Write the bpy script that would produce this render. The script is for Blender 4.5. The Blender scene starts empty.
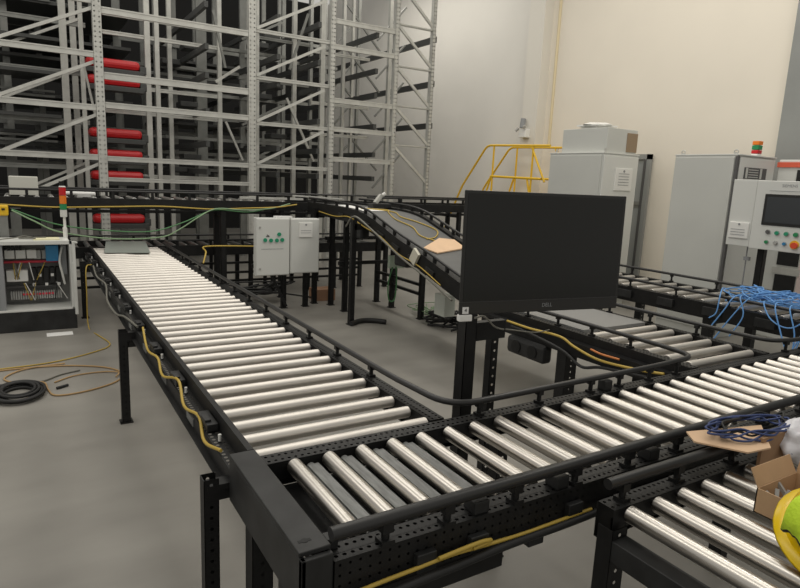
import bpy, bmesh, math, random
from mathutils import Vector as V, Matrix, noise
random.seed(4)
scene = bpy.context.scene
COL = scene.collection
PI = math.pi

# ------------------------------------------------------------------ materials
MATS = {}
def mat(name, col, rough=.5, metal=0., noise_amt=0., nscale=8., bump=0., bscale=60., stretch=None, spec=.5, emit=None):
    if name in MATS: return MATS[name]
    m = bpy.data.materials.new(name); m.use_nodes = True
    nt = m.node_tree; b = nt.nodes['Principled BSDF']
    b.inputs['Base Color'].default_value = (*col, 1)
    b.inputs['Roughness'].default_value = rough
    b.inputs['Metallic'].default_value = metal
    b.inputs['Specular IOR Level'].default_value = spec
    if emit:
        b.inputs['Emission Color'].default_value = (*col, 1); b.inputs['Emission Strength'].default_value = emit
    if noise_amt or bump:
        tc = nt.nodes.new('ShaderNodeTexCoord'); mp = nt.nodes.new('ShaderNodeMapping')
        nt.links.new(tc.outputs['Object'], mp.inputs['Vector'])
        if stretch: mp.inputs['Scale'].default_value = stretch
        if noise_amt:
            n = nt.nodes.new('ShaderNodeTexNoise'); n.inputs['Scale'].default_value = nscale; n.inputs['Detail'].default_value = 5
            nt.links.new(mp.outputs['Vector'], n.inputs['Vector'])
            r = nt.nodes.new('ShaderNodeValToRGB')
            r.color_ramp.elements[0].position = .3; r.color_ramp.elements[1].position = .7
            r.color_ramp.elements[0].color = (*[c*(1-noise_amt) for c in col], 1)
            r.color_ramp.elements[1].color = (*[min(1, c*(1+noise_amt)) for c in col], 1)
            nt.links.new(n.outputs['Fac'], r.inputs['Fac']); nt.links.new(r.outputs['Color'], b.inputs['Base Color'])
        if bump:
            n2 = nt.nodes.new('ShaderNodeTexNoise'); n2.inputs['Scale'].default_value = bscale
            nt.links.new(mp.outputs['Vector'], n2.inputs['Vector'])
            bp = nt.nodes.new('ShaderNodeBump'); bp.inputs['Strength'].default_value = bump; bp.inputs['Distance'].default_value = .01
            nt.links.new(n2.outputs['Fac'], bp.inputs['Height']); nt.links.new(bp.outputs['Normal'], b.inputs['Normal'])
    MATS[name] = m
    return m

BLACK = mat('black_powder_coat', (.010, .010, .010), .5, noise_amt=.3, nscale=14, spec=.34)
BLACK2 = mat('worn_black_paint', (.019, .0195, .0195), .5, noise_amt=.45, nscale=9, spec=.4)
RUBBER = mat('black_rubber', (.012, .012, .012), .6)
TUBEM = mat('black_polymer_tube', (.018, .018, .018), .38)
STEEL = mat('roller_steel', (.60, .57, .525), .30, 1.0)
STEELM = mat('roller_steel_satin', (.70, .665, .615), .46, .93, noise_amt=.04, nscale=5)
AXLE = mat('axle_steel', (.3, .3, .3), .4, 1.0)
SLAT = mat('grey_transfer_strip', (.15, .155, .15), .38, noise_amt=.35, nscale=12, stretch=(6, 1, 1))
GALV = mat('galvanised_steel', (.54, .54, .505), .5, .25, noise_amt=.1, nscale=6)
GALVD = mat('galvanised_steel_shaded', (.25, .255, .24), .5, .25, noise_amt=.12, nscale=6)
RAILD = mat('dark_steel_rail', (.07, .072, .07), .5, .3)
CAB = mat('light_grey_enclosure', (.56, .57, .54), .42, noise_amt=.03, nscale=2)
CABL = mat('pale_grey_enclosure', (.68, .69, .66), .4)
SEAM = mat('dark_seam', (.1, .1, .1), .6)
WHITE = mat('white_plastic', (.8, .8, .77), .45)
PAPER = mat('white_paper', (.82, .82, .8), .7)
BELT = mat('dark_grey_belt', (.105, .107, .105), .5, noise_amt=.08, nscale=4)
YEL = mat('yellow_paint', (.80, .50, .02), .4)
HELM = mat('yellow_hard_hat', (.85, .58, .0), .28)
LIME = mat('lime_fabric', (.68, .95, .05), .7, bump=.3, bscale=90)
RED = mat('red_paint', (.55, .012, .016), .35)
ORNG = mat('orange_lens', (.85, .22, .02), .3)
GRN = mat('green_lens', (.02, .25, .09), .3)
GRNB = mat('green_button', (.02, .30, .16), .35)
BLUE = mat('blue_plastic', (.03, .22, .45), .4)
CARD = mat('cardboard', (.56, .37, .21), .8, noise_amt=.06, nscale=10)
CARDD = mat('cardboard_inside', (.33, .2, .11), .85, noise_amt=.06, nscale=10)
CARDL = mat('pale_cardboard', (.72, .5, .32), .8, noise_amt=.04, nscale=10)
CYEL = mat('yellow_cable_sheath', (.50, .35, .06), .5)
CTAN = mat('tan_cable_sheath', (.42, .27, .12), .55)
CGRN = mat('green_cable_sheath', (.07, .21, .08), .5)
CPGR = mat('pale_green_cable_sheath', (.22, .34, .19), .5)
CBLU = mat('blue_cable_sheath', (.13, .33, .68), .5)
CNVY = mat('navy_cable_sheath', (.035, .06, .18), .5)
CGRY = mat('grey_cable_sheath', (.17, .165, .14), .5)
SCREEN = mat('screen_black', (.009, .0095, .008), .22, spec=.35)
BEZEL = mat('bezel_black', (.014, .014, .013), .4)
HMI = mat('hmi_screen', (.035, .04, .045), .25)
GREYT = mat('grey_print', (.28, .29, .30), .5)
DARK = mat('dark_void', (.01, .01, .01), .7)
SHEET = mat('grey_green_film', (.30, .34, .31), .35)
PINK = mat('pink_print', (.75, .32, .30), .7)
REDP = mat('red_print', (.7, .05, .08), .6)
BROWN = mat('relay_brown', (.16, .06, .05), .5)
ORSTR = mat('orange_red_strip', (.75, .13, .07), .4)
TERM = mat('terminal_grey', (.4, .4, .38), .5)

def floor_material():
    m = bpy.data.materials.new('grey_concrete_floor'); m.use_nodes = True
    nt = m.node_tree; b = nt.nodes['Principled BSDF']; L = nt.links.new
    tc = nt.nodes.new('ShaderNodeTexCoord')
    def nz(scale, sx, sy, det=4):
        mp = nt.nodes.new('ShaderNodeMapping'); mp.inputs['Scale'].default_value = (sx, sy, 1)
        mp.inputs['Rotation'].default_value = (0, 0, .5)
        L(tc.outputs['Object'], mp.inputs['Vector'])
        n = nt.nodes.new('ShaderNodeTexNoise'); n.inputs['Scale'].default_value = scale; n.inputs['Detail'].default_value = det
        L(mp.outputs['Vector'], n.inputs['Vector']); return n
    n1 = nz(.9, 1, 1); n2 = nz(1.6, .6, 2.2, 6)
    mx = nt.nodes.new('ShaderNodeMath'); mx.operation = 'MULTIPLY_ADD'; mx.inputs[1].default_value = .4
    L(n2.outputs['Fac'], mx.inputs[0])
    m2 = nt.nodes.new('ShaderNodeMath'); m2.operation = 'MULTIPLY'; m2.inputs[1].default_value = .62
    L(n1.outputs['Fac'], m2.inputs[0]); L(m2.outputs[0], mx.inputs[2])
    r = nt.nodes.new('ShaderNodeValToRGB')
    r.color_ramp.elements[0].position = .36; r.color_ramp.elements[1].position = .68
    r.color_ramp.elements[0].color = (.215, .205, .185, 1); r.color_ramp.elements[1].color = (.325, .312, .283, 1)
    L(mx.outputs[0], r.inputs['Fac']); L(r.outputs['Color'], b.inputs['Base Color'])
    rr = nt.nodes.new('ShaderNodeMapRange'); rr.inputs['To Min'].default_value = .3; rr.inputs['To Max'].default_value = .5
    L(n2.outputs['Fac'], rr.inputs['Value']); L(rr.outputs['Result'], b.inputs['Roughness'])
    b.inputs['Specular IOR Level'].default_value = .4
    return m
FLOORM = floor_material()
WALLM = mat('warm_cream_plaster', (.80, .745, .645), .75, noise_amt=.02, nscale=1.2)
WALLG = mat('shade_toned_plaster', (.74, .72, .67), .75, noise_amt=.03, nscale=1.0)  # greyer than the cream wall, painting in the shade beyond the pilaster
WALLD = mat('painted_unlit_wall', (.012, .012, .012), .8)  # near-black colour stands in for the unlit depth behind the rack
WALLF = mat('mid_grey_wall', (.27, .28, .27), .6, noise_amt=.08, nscale=2)  # plain mid grey for the front stretch of the right wall
HDMI_W = WHITE

# ------------------------------------------------------------------ mesh builder
class MB:
    def __init__(s): s.b = bmesh.new()
    def box(s, x0, x1, y0, y1, z0, z1):
        vs = [s.b.verts.new((x, y, z)) for x in (x0, x1) for y in (y0, y1) for z in (z0, z1)]
        for f in ((0,1,3,2), (4,6,7,5), (0,4,5,1), (2,3,7,6), (0,2,6,4), (1,5,7,3)): s.b.faces.new([vs[i] for i in f])
        return s
    def beam(s, p0, p1, w, h, up=(0, 0, 1)):
        p0, p1 = V(p0), V(p1); d = (p1-p0).normalized(); up = V(up)
        if abs(d.dot(up)) > .99: up = V((0, 1, 0))
        a = d.cross(up).normalized(); c = a.cross(d).normalized()
        vs = [s.b.verts.new(p + a*(i*w/2) + c*(j*h/2)) for p in (p0, p1) for i, j in ((-1,-1), (1,-1), (1,1), (-1,1))]
        for f in ((3,2,1,0), (4,5,6,7), (0,1,5,4), (1,2,6,5), (2,3,7,6), (3,0,4,7)): s.b.faces.new([vs[i] for i in f])
        return s
    def cyl(s, p0, p1, r0, r1=None, n=16, caps=True):
        r1 = r0 if r1 is None else r1
        p0, p1 = V(p0), V(p1); d = (p1-p0).normalized()
        up = V((0, 0, 1)) if abs(d.z) < .9 else V((1, 0, 0))
        a = d.cross(up).normalized(); c = a.cross(d)
        dirs = [a*math.cos(2*PI*k/n) + c*math.sin(2*PI*k/n) for k in range(n)]
        A = [s.b.verts.new(p0+q*r0) for q in dirs]; B = [s.b.verts.new(p1+q*r1) for q in dirs]
        for k in range(n):
            f = s.b.faces.new((A[k], B[k], B[(k+1) % n], A[(k+1) % n])); f.smooth = True
        if caps:
            for p, r, fl in ((p0, r0, 0), (p1, r1, 1)):
                if r > 1e-5:
                    C = [s.b.verts.new(p+q*r) for q in dirs]
                    s.b.faces.new(C if not fl else C[::-1])
        return s
    def tube(s, pts, r, n=10, closed=False):
        pts = [V(p) for p in pts]; rings = []; N = len(pts); prev = None
        for i, p in enumerate(pts):
            d = (pts[min(i+1, N-1)] - pts[max(i-1, 0)]).normalized()
            if prev is None:
                up = V((0, 0, 1)) if abs(d.z) < .9 else V((1, 0, 0)); a = d.cross(up).normalized()
            else: a = (prev - d*prev.dot(d)).normalized()
            prev = a; c = a.cross(d)
            rings.append([s.b.verts.new(p + (a*math.cos(2*PI*k/n) + c*math.sin(2*PI*k/n))*r) for k in range(n)])
        for i in range(N-1):
            for k in range(n):
                f = s.b.faces.new((rings[i][k], rings[i+1][k], rings[i+1][(k+1) % n], rings[i][(k+1) % n])); f.smooth = True
        for ring, fl in ((rings[0], 0), (rings[-1], 1)):
            C = [s.b.verts.new(v.co) for v in ring]; s.b.faces.new(C if not fl else C[::-1])
        return s
    def quad(s, *ps):
        s.b.faces.new([s.b.verts.new(p) for p in ps]); return s
    def perf(s, o, u, v, lu, lv, p, r, pv=None):
        """sheet with real octagonal holes on a p x pv grid"""
        o, u, v = V(o), V(u), V(v); pv = pv or p
        nu, nv = max(1, round(lu/p)), max(1, round(lv/pv)); cu, cv = lu/nu, lv/nv
        ring = [(-1,-1), (0,-1), (1,-1), (1,0), (1,1), (0,1), (-1,1), (-1,0)]
        ang = [math.atan2(y, x) for x, y in ring]
        for i in range(nu):
            for j in range(nv):
                c = o + u*((i+.5)*cu) + v*((j+.5)*cv)
                O = [s.b.verts.new(c + u*(x*cu/2) + v*(y*cv/2)) for x, y in ring]
                I = [s.b.verts.new(c + u*(r*math.cos(a)) + v*(r*math.sin(a))) for a in ang]
                for k in range(8): s.b.faces.new((O[k], O[(k+1) % 8], I[(k+1) % 8], I[k]))
        return s
    def lathe(s, prof, axis_o=(0, 0, 0), n=24):
        rings = []
        for r, z in prof:
            rings.append([s.b.verts.new((axis_o[0]+r*math.cos(2*PI*k/n), axis_o[1]+r*math.sin(2*PI*k/n), axis_o[2]+z)) for k in range(n)])
        for i in range(len(rings)-1):
            for k in range(n):
                f = s.b.faces.new((rings[i][k], rings[i][(k+1) % n], rings[i+1][(k+1) % n], rings[i+1][k])); f.smooth = True
        return s
    def build(s, name, m, parent=None, local=False, bevel=0):
        if parent is not None and not local:
            w = V((0, 0, 0)); q = parent
            while q is not None: w += q.location; q = q.parent
            bmesh.ops.translate(s.b, verts=s.b.verts, vec=-w)
        me = bpy.data.meshes.new(name); s.b.to_mesh(me); s.b.free()
        me.materials.append(m)
        o = bpy.data.objects.new(name, me); COL.objects.link(o); o.parent = parent
        if bevel:
            md = o.modifiers.new('b', 'BEVEL'); md.width = bevel; md.segments = 2; md.limit_method = 'ANGLE'
        return o

def thing(name, label, cat, loc=(0, 0, 0), group=None, rot=None):
    o = bpy.data.objects.new(name, None); COL.objects.link(o); o.location = loc
    o.empty_display_size = .1
    if rot is not None: o.rotation_euler = rot
    o['label'] = label; o['category'] = cat
    if group: o['group'] = group
    return o
def tag(o, label, cat, group=None):
    o['label'] = label; o['category'] = cat
    if group: o['group'] = group
    return o
def struct(o): o['kind'] = 'structure'; return o
def dup(src, dloc, name=None):
    c = src.copy(); COL.objects.link(c); c.parent = src.parent; c.location = src.location + V(dloc)
    for ch in src.children:
        d = ch.copy(); COL.objects.link(d); d.parent = c
    return c
def part_label(o, t): o['label'] = t; return o

def smooth_path(pts, seg=6):
    """Catmull-Rom"""
    pts = [V(p) for p in pts]; out = []
    P = [pts[0]*2-pts[1]] + pts + [pts[-1]*2-pts[-2]]
    for i in range(1, len(P)-2):
        a, b, c, d = P[i-1:i+3]
        for k in range(seg):
            t = k/seg
            out.append(.5*((2*b) + (c-a)*t + (2*a-5*b+4*c-d)*t*t + (3*b-a-3*c+d)*t**3))
    out.append(pts[-1]); return out
def cable(name, label, cat, pts, r, m, group=None, seg=6, n=7):
    o = MB().tube(smooth_path(pts, seg), r, n).build(name, m)
    return tag(o, label, cat, group)
def rounded(pts, rad, seg=6):
    pts = [V(p) for p in pts]; out = [pts[0]]
    for i in range(1, len(pts)-1):
        a, b, c = pts[i-1], pts[i], pts[i+1]
        r = min(rad, (a-b).length*.45, (c-b).length*.45)
        p, q = b+(a-b).normalized()*r, b+(c-b).normalized()*r
        for k in range(seg+1):
            t = k/seg; out.append(p*(1-t)**2 + b*2*t*(1-t) + q*t*t)
    out.append(pts[-1]); return out
def text(s, size, m, parent, loc, rot, name='lettering', align='CENTER'):
    cu = bpy.data.curves.new(name, 'FONT'); cu.body = s; cu.size = size; cu.align_x = align; cu.align_y = 'CENTER'; cu.extrude = .0005
    cu.materials.append(m)
    tmp = bpy.data.objects.new('tmp', cu); COL.objects.link(tmp); bpy.context.view_layer.update()
    me = bpy.data.meshes.new_from_object(tmp.evaluated_get(bpy.context.evaluated_depsgraph_get()))
    bpy.data.objects.remove(tmp); me.materials.clear(); me.materials.append(m)
    o = bpy.data.objects.new(name, me); COL.objects.link(o); o.parent = parent
    o.location = loc; o.rotation_euler = rot
    return o

# ------------------------------------------------------------------ camera
f, yaw, pitch, roll = 610.5932, .5508, .1868, .0445
yaw, pitch, roll = math.radians(31.56085), math.radians(10.70507), math.radians(2.55140)
cy, sy, cp, sp = math.cos(yaw), math.sin(yaw), math.cos(pitch), math.sin(pitch)
F = V((sy*cp, cy*cp, -sp)); R = V((cy, -sy, 0)); U = R.cross(F)
R2 = R*math.cos(roll) + U*math.sin(roll); U2 = -R*math.sin(roll) + U*math.cos(roll)
cd = bpy.data.cameras.new('camera'); cam = bpy.data.objects.new('camera', cd); COL.objects.link(cam)
cd.sensor_width = 36; cd.lens = f/800*36; cd.clip_start = .02; cd.clip_end = 200
cam.matrix_world = Matrix(((R2.x, U2.x, -F.x, -1.457), (R2.y, U2.y, -F.y, -2.107), (R2.z, U2.z, -F.z, 1.755), (0, 0, 0, 1)))
scene.camera = cam

# ------------------------------------------------------------------ setting
struct(MB().box(-12, 7, -9, 17, -.1, 0).build('floor', FLOORM))
struct(MB().box(7, 7.2, 2.35, 7.05, 0, 7).build('wall_right', WALLM))
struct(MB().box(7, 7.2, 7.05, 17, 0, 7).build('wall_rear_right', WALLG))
struct(MB().box(6.78, 7, 6.72, 7.12, 0, 7).build('trim_1', mat('cream_pilaster', (.74, .71, .64), .75)))
struct(MB().box(6.9, 7.2, -6, 2.35, 0, 7).build('wall_right_front', WALLF))
struct(MB().box(-12, 7.2, 17, 17.2, 0, 7).build('wall_back', WALLD))
# doorway in the right wall, seen past the tall cabinet
d = struct(MB().box(6.96, 7, 4.26, 4.95, 0, 2.3).build('door_1', mat('door_grey', (.36, .38, .38), .45)))
fr = MB(); fr.box(6.93, 6.97, 4.24, 4.32, 0, 2.3); fr.box(6.93, 6.97, 4.94, 5.0, 0, 2.3); fr.box(6.93, 6.97, 4.24, 5.0, 2.22, 2.3)
struct(fr.build('door_frame', mat('door_frame_grey', (.3, .31, .3), .5), d))
struct(MB().box(6.94, 6.965, 4.32, 4.94, 1.5, 1.56).build('door_rail', GALVD, d))
struct(MB().box(6.92, 6.965, 4.32, 4.36, 0, 2.22).build('door_seal', SEAM, d))

# ------------------------------------------------------------------ conveyor helpers
def post(name, parent, x, y, z0, z1, w=.055, dd=None, holes='y', plate=True, m=BLACK):
    dd = dd or w; b = MB(); t = .003; x0, x1, y0, y1 = x-w/2, x+w/2, y-dd/2, y+dd/2
    h = z1-z0
    if 'y' in holes:
        b.perf((x0, y0, z0), (1, 0, 0), (0, 0, 1), w, h, w, .0065, .045); b.perf((x0, y1, z0), (1, 0, 0), (0, 0, 1), w, h, w, .0065, .045)
    else: b.box(x0, x1, y0, y0+t, z0, z1); b.box(x0, x1, y1-t, y1, z0, z1)
    if holes == 'y':
        b.box(x0, x0+t, y0, y1, z0, z1); b.box(x1-t, x1, y0, y0+.008, z0, z1); b.box(x1-t, x1, y1-.008, y1, z0, z1)
    elif 'x' in holes:
        b.perf((x0, y0, z0), (0, 1, 0), (0, 0, 1), dd, h, dd, .0065, .045); b.perf((x1, y0, z0), (0, 1, 0), (0, 0, 1), dd, h, dd, .0065, .045)
    else: b.box(x0, x0+t, y0, y1, z0, z1); b.box(x1-t, x1, y0, y1, z0, z1)
    o = b.build(name, m, parent)
    if plate and z0 < .03:
        fp = MB().box(x-w*.75, x+w*.75, y-dd*.75, y+dd*.75, 0, .008)
        fp.cyl((x-w*.6, y-dd*.6, .008), (x-w*.6, y-dd*.6, .018), .008, n=6)
        fp.build('foot_plate', m, o)
    return o

def roller_row(parent, axis, start, pitch, n, v0, v1, z, r=.0295, m=STEEL):
    """axis 'y': row runs along y and rollers lie along x; axis 'x': the other way"""
    b = MB()
    pt = (lambda v: V((v, start, z))) if axis == 'y' else (lambda v: V((start, v, z)))
    e = .004
    b.cyl(pt(v0+e), pt(v1-e), r, n=24); b.cyl(pt(v0), pt(v0+e), r-.003, r, 24); b.cyl(pt(v1-e), pt(v1), r, r-.003, 24)
    first = b.build('roller', m, parent)
    ax = MB(); ax.cyl(pt(v0-.02), pt(v1+.02), .008, n=8)
    ax.build('axle', AXLE, first)
    for i in range(1, n):
        dup(first, (0, pitch*i, 0) if axis == 'y' else (pitch*i, 0, 0))
    return first

def flange(parent, axis, s0, s1, v_in, v_out, z, depth, web_in=True, pitch=.026, r=.0065, web_perf=False, name='side_frame', lip=.03):
    """perforated top flange from v_in to v_out with a web down at v_out (or v_in)"""
    b = MB(); lo, hi = min(v_in, v_out), max(v_in, v_out)
    def T(s, v, zz): return (v, s, zz) if axis == 'y' else (s, v, zz)
    U_ = (0, 1, 0) if axis == 'y' else (1, 0, 0); W_ = (1, 0, 0) if axis == 'y' else (0, 1, 0)
    b.perf(T(s0, lo, z), U_, W_, s1-s0, hi-lo, pitch, r, pitch*1.25)
    def bx(va, vb, za, zb):
        va, vb = min(va, vb), max(va, vb)
        b.box(va, vb, s0, s1, za, zb) if axis == 'y' else b.box(s0, s1, va, vb, za, zb)
    sg = 1 if v_out > v_in else -1
    if web_perf:
        b.perf(T(s0, v_out, z-depth), U_, (0, 0, 1), s1-s0, depth, .032, .0045)
        bx(v_out-sg*.03, v_out-sg*.032, z-depth, z)
    else: bx(v_out, v_out-sg*.003, z-depth, z)
    bx(v_in, v_in+sg*.003, z-.075, z-.002)
    bx(v_out, v_out-sg*lip, z-depth, z-depth+.003)
    return b.build(name, BLACK, parent)

def rail(parent, path, r, brackets, base_z, name='guide_rail', bw=.03):
    """tube with little clamp blocks standing on the flange; brackets = list of (x,y) or (x,y,ztop)"""
    o = MB().tube(path, r, 12).build(name, TUBEM, parent)
    for br in brackets:
        x, y = br[:2]; zt = br[2] if len(br) > 2 else path[0][2]
        b = MB(); b.cyl((x, y, base_z), (x, y, zt-r*.5), bw*.36, n=8); b.box(x-bw*.6, x+bw*.6, y-bw*.6, y+bw*.6, base_z, base_z+.012)
        b.box(x-bw*.5, x+bw*.5, y-bw*.5, y+bw*.5, zt-r*1.9, zt-r*.4)
        b.build('rail_bracket', BLACK, o)
    return o

# ------------------------------------------------------------------ conveyor A : long lane on the left
A = thing('roller_conveyor', 'long roller conveyor running away on the left toward the storage rack', 'conveyor', (-.37, 3.2, 0))
roller_row(A, 'y', 0, .1467, 45, -.78, 0, .695, r=.0265, m=STEELM)
flange(A, 'y', -.02, 6.5, .012, .085, .712, .13, name='side_frame')
lf = MB(); lf.box(-.814, -.79, -.035, 6.5, .738, .746); lf.box(-.795, -.79, -.035, 6.5, .60, .738); lf.box(-.814, -.81, -.035, 6.5, .662, .738)
lf.perf((-.872, -.035, .668), (0, 1, 0), (1, 0, 0), 6.48, .06, .03, .008)
lf.box(-.874, -.870, -.035, 6.5, .60, .672); lf.box(-.90, -.86, -.035, 6.5, .60, .603)
lf.build('side_frame', BLACK, A)
for k in range(10):
    y = .35+k*.62
    b = MB(); b.box(-.866, -.818, y, y+.17, .672, .705); b.box(-.868, -.84, y+.03, y+.10, .705, .716); b.build('drive_card', BLACK2, A, bevel=.003)
    MB().box(-.88, -.872, y+.2, y+.33, .622, .658).build('nameplate', SLAT, A)
    b = MB(); b.cyl((-.84, y-.1, .672), (-.84, y-.1, .700), .007, n=10); b.build('sensor_lens', WHITE, A)
pth = [(.06, 6.4, .778), (.06, .52, .778)]
pathA = [(.06, 6.4, .778), (.06, .5, .778), (.062, .36, .778)]
rail(A, pathA, .015, [(.06, .62+.42*k) for k in range(14)], .712)
for y in (2.3, 5.69):
    post('leg', A, -.95, y, 0, .66)
    MB().box(-.975, -.80, y-.03, y+.03, .585, .645).build('leg_bracket', BLACK, A)
    post('leg', A, .12, y, 0, .60)
    MB().box(-.92, .09, y-.02, y+.02, .54, .58).build('cross_beam', BLACK, A)
post('leg', A, -.945, 0.0, 0, .655, w=.055)
MB().box(-.96, -.86, -.03, .03, .57, .63).build('leg_bracket', BLACK, A)

# ------------------------------------------------------------------ conveyor B : cross lane in front
B = thing('roller_conveyor', 'wide cross conveyor in the foreground with a black end box at its left', 'conveyor', (.8, -.4, 0))
PB = .1398
roller_row(B, 'x', -.665, PB, 28, -.645, -.122, .692)
flange(B, 'x', -.79, 3.35, -.11, -.035, .712, .12, name='side_frame')
fb = flange(B, 'x', -.79, 3.35, -.662, -.742, .712, .13, name='side_frame', web_perf=True)
eb = MB(); eb.box(-.885, -.79, -.715, -.045, .735, .75); eb.box(-.885, -.87, -.735, -.045, .57, .735); eb.box(-.80, -.79, -.715, -.045, .65, .735)
eb.box(-.885, -.79, -.735, -.715, .57, .735); eb.box(-.79, -.755, -.69, -.65, .712, .748)
eo = eb.build('end_box', BLACK2, B, bevel=.003)
sl = MB().box(-.868, -.83, -.672, -.660, .7495, .7508); sl.cyl((-.849, -.666, .7495), (-.849, -.666, .7510), .011, n=12); sl.build('slot', DARK, eo)
# near guide rail : thicker tube bowing gently inward
nr = smooth_path([(-.795, -.722, .785), (-.39, -.722, .787), (.29, -.720, .787), (1.14, -.712, .787), (2.2, -.715, .787), (3.3, -.72, .787)], 4)
rb = []
for i, x in enumerate((-.62, -.40, -.12, .16, .45, .75, 1.05, 1.4, 1.75, 2.2)):
    y = min(nr, key=lambda p: abs(p.x-x)).y; rb.append((x, y, .786))
rail(B, nr, .0205, rb, .712, bw=.036)
for x in (-.30, .06, .56): MB().box(x, x+.06, -.735, -.675, .713, .757).build('photo_sensor', BLACK2, B, bevel=.004)
# far guide rail, from lane A round the corner to the corner of lane C
fr_ = rounded([(.062, .36, .778), (.09, -.06, .778), (.5, -.062, .782), (1.55, -.062, .79), (1.90, -.03, .79), (1.925, .22, .79)], .16)
rail(B, fr_, .015, [(.25, -.06, .78), (.62, -.06, .782), (.98, -.06, .785), (1.2, -.06, .785), (1.45, -.06, .788), (1.7, -.055, .79)], .712)
MB().box(1.06, 1.12, -.085, -.035, .712, .765).build('photo_sensor', BLACK2, B, bevel=.006)
rail(B, rounded([(2.755, .3, .79), (2.77, .0, .79), (2.95, -.06, .79), (3.3, -.06, .79)], .18), .015, [(2.9, -.05, .79), (3.1, -.06, .79)], .712)
# transfer strips between the first rollers
for k in range(4):
    x = -.665+PB*(k+.5)
    b = MB(); b.box(x-.022, x+.022, -.62, -.135, .672, .69); b.box(x-.03, x-.024, -.62, -.135, .66, .684)
    b.cyl((x-.003, -.14, .672), (x-.003, -.12, .672), .018, n=12); b.build('transfer_strip', SLAT, B)
MB().box(-.78, -.02, -.64, -.10, .585, .61).build('transfer_tray', BLACK, B)
for k in range(5):
    x = -.73+PB*k
    b = MB(); b.box(x+.1, x+.125, -.62, -.13, .61, .655); b.build('transfer_belt', RUBBER, B)
# underside drive housing along the near face
MB().box(-.78, -.16, -.73, -.62, .49, .582).build('drive_housing', BLACK, B, bevel=.004)
for x, y in ((-.83, -.22), (-.83, -.55), (.35, -.1), (1.25, -.12), (1.25, -.68), (2.5, -.68), (2.5, -.1)):
    post('leg', B, x, y, 0, .58, w=.06 if x > 0 else .075)
for x in (1.25, 2.5): MB().box(x-.02, x+.02, -.68, -.1, .53, .57).build('cross_beam', BLACK, B)
mb = MB(); mb.box(-.05, .02, -.735, -.655, .525, .585); mb.build('junction_box', BLACK2, B, bevel=.004)
for k, x in enumerate((-.53, -.33, .1)):
    MB().box(x, x+.07, -.765, -.742, .60, .66).build('drive_card', BLACK2, B, bevel=.003)

# ------------------------------------------------------------------ conveyor D : near right lane
D = thing('roller_conveyor', 'short roller conveyor at the near right edge carrying the boxes and hard hat', 'conveyor', (.9, -1.2, 0))
roller_row(D, 'x', .20, PB, 14, -1.52, -.93, .692)
flange(D, 'x', .14, 2.2, -.918, -.845, .712, .13, name='side_frame')
flange(D, 'x', .14, 2.2, -1.53, -1.60, .712, .13, name='side_frame')
rail(D, [(.145, -.876, .785), (2.2, -.895, .785)], .0195, [(.22, -.88, .784), (.52, -.88, .784), (.86, -.882, .784), (1.2, -.885, .784)], .712, bw=.034)
for y in (-.91, -1.56):
    post('leg', D, .15, y, 0, .655, w=.075, dd=.06)
    post('leg', D, 1.9, y, 0, .60, w=.075, dd=.06)
MB().box(.115, .19, -1.56, -.93, .545, .62).build('cross_beam', BLACK2, D, bevel=.003)
MB().box(.19, .20, -1.12, -1.06, .575, .61).build('sensor_bracket', BLACK, D)
MB().box(1.88, 1.92, -1.56, -.93, .53, .58).build('cross_beam', BLACK, D)

# ------------------------------------------------------------------ conveyor C + incline
Cc = thing('roller_conveyor', 'short roller lane joining the cross conveyor at the foot of the grey incline belt', 'conveyor', (2.3, .6, 0))
roller_row(Cc, 'y', .06, .15, 6, 1.99, 2.675, .692, m=STEELM)
flange(Cc, 'y', -.02, 1.95, 1.97, 1.90, .712, .14, name='side_frame')
flange(Cc, 'y', -.02, 1.95, 2.695, 2.765, .712, .14, name='side_frame')
rail(Cc, [(1.925, .22, .79), (1.925, 1.95, .79)], .015, [(1.935, .45+.33*k, .79) for k in range(5)], .712)
rail(Cc, [(2.755, .3, .79), (2.755, 1.95, .79)], .015, [(2.735, .5+.4*k, .79) for k in range(4)], .712)
bd = MB(); bd.box(1.98, 2.68, .90, 1.95, .695, .722); bd.build('belt', mat('pale_grey_belt', (.24, .24, .235), .42), Cc)
for x, y in ((1.87, .93), (2.76, .93)): post('leg', Cc, x, y, 0, .575, w=.115, dd=.09)
MB().box(1.9, 2.73, .9, .94, .52, .56).build('cross_beam', BLACK, Cc)
MB().box(1.86, 1.92, 1.2, 1.45, .53, .60).build('gear_mount', BLACK, Cc)
g = MB(); g.box(1.80, 1.90, 1.10, 1.52, .415, .56)
go = g.build('gear_motor', BLACK2, Cc, bevel=.03)
g = MB()
g.b.free()
for yy in (1.22, 1.40): MB().cyl((1.792, yy, .487), (1.802, yy, .487), .05, n=20).build('gear_cover', BLACK, go)
MB().box(1.84, 1.90, .0, 1.9, .555, .655).build('cable_tray', BLACK, Cc)

Ra = thing('incline_conveyor', 'black framed incline conveyor with grey belt climbing behind the monitor', 'conveyor', (2.3, 4, 0))
prof = [(1.95, .722), (2.3, .80), (2.7, .905), (2.97, .98), (3.45, 1.09), (3.82, 1.195), (4.16, 1.288), (4.49, 1.333), (4.9, 1.346), (5.4, 1.355), (5.95, 1.355)]
prof = [(p.x, p.y) for p in smooth_path([(a, b, 0) for a, b in prof], 3)]
def sweep(x0, x1, dz0, dz1):
    b = MB(); rings = []
    for y, z in prof: rings.append([b.b.verts.new((x, y, z+q)) for x, q in ((x0, dz0), (x1, dz0), (x1, dz1), (x0, dz1))])
    for i in range(len(rings)-1):
        for k in range(4): b.b.faces.new((rings[i][k], rings[i][(k+1) % 4], rings[i+1][(k+1) % 4], rings[i+1][k]))
    b.b.faces.new(rings[0][::-1]); b.b.faces.new(rings[-1]); return b
sweep(2.0, 2.66, -.02, 0).build('belt', BELT, Ra)
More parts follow.
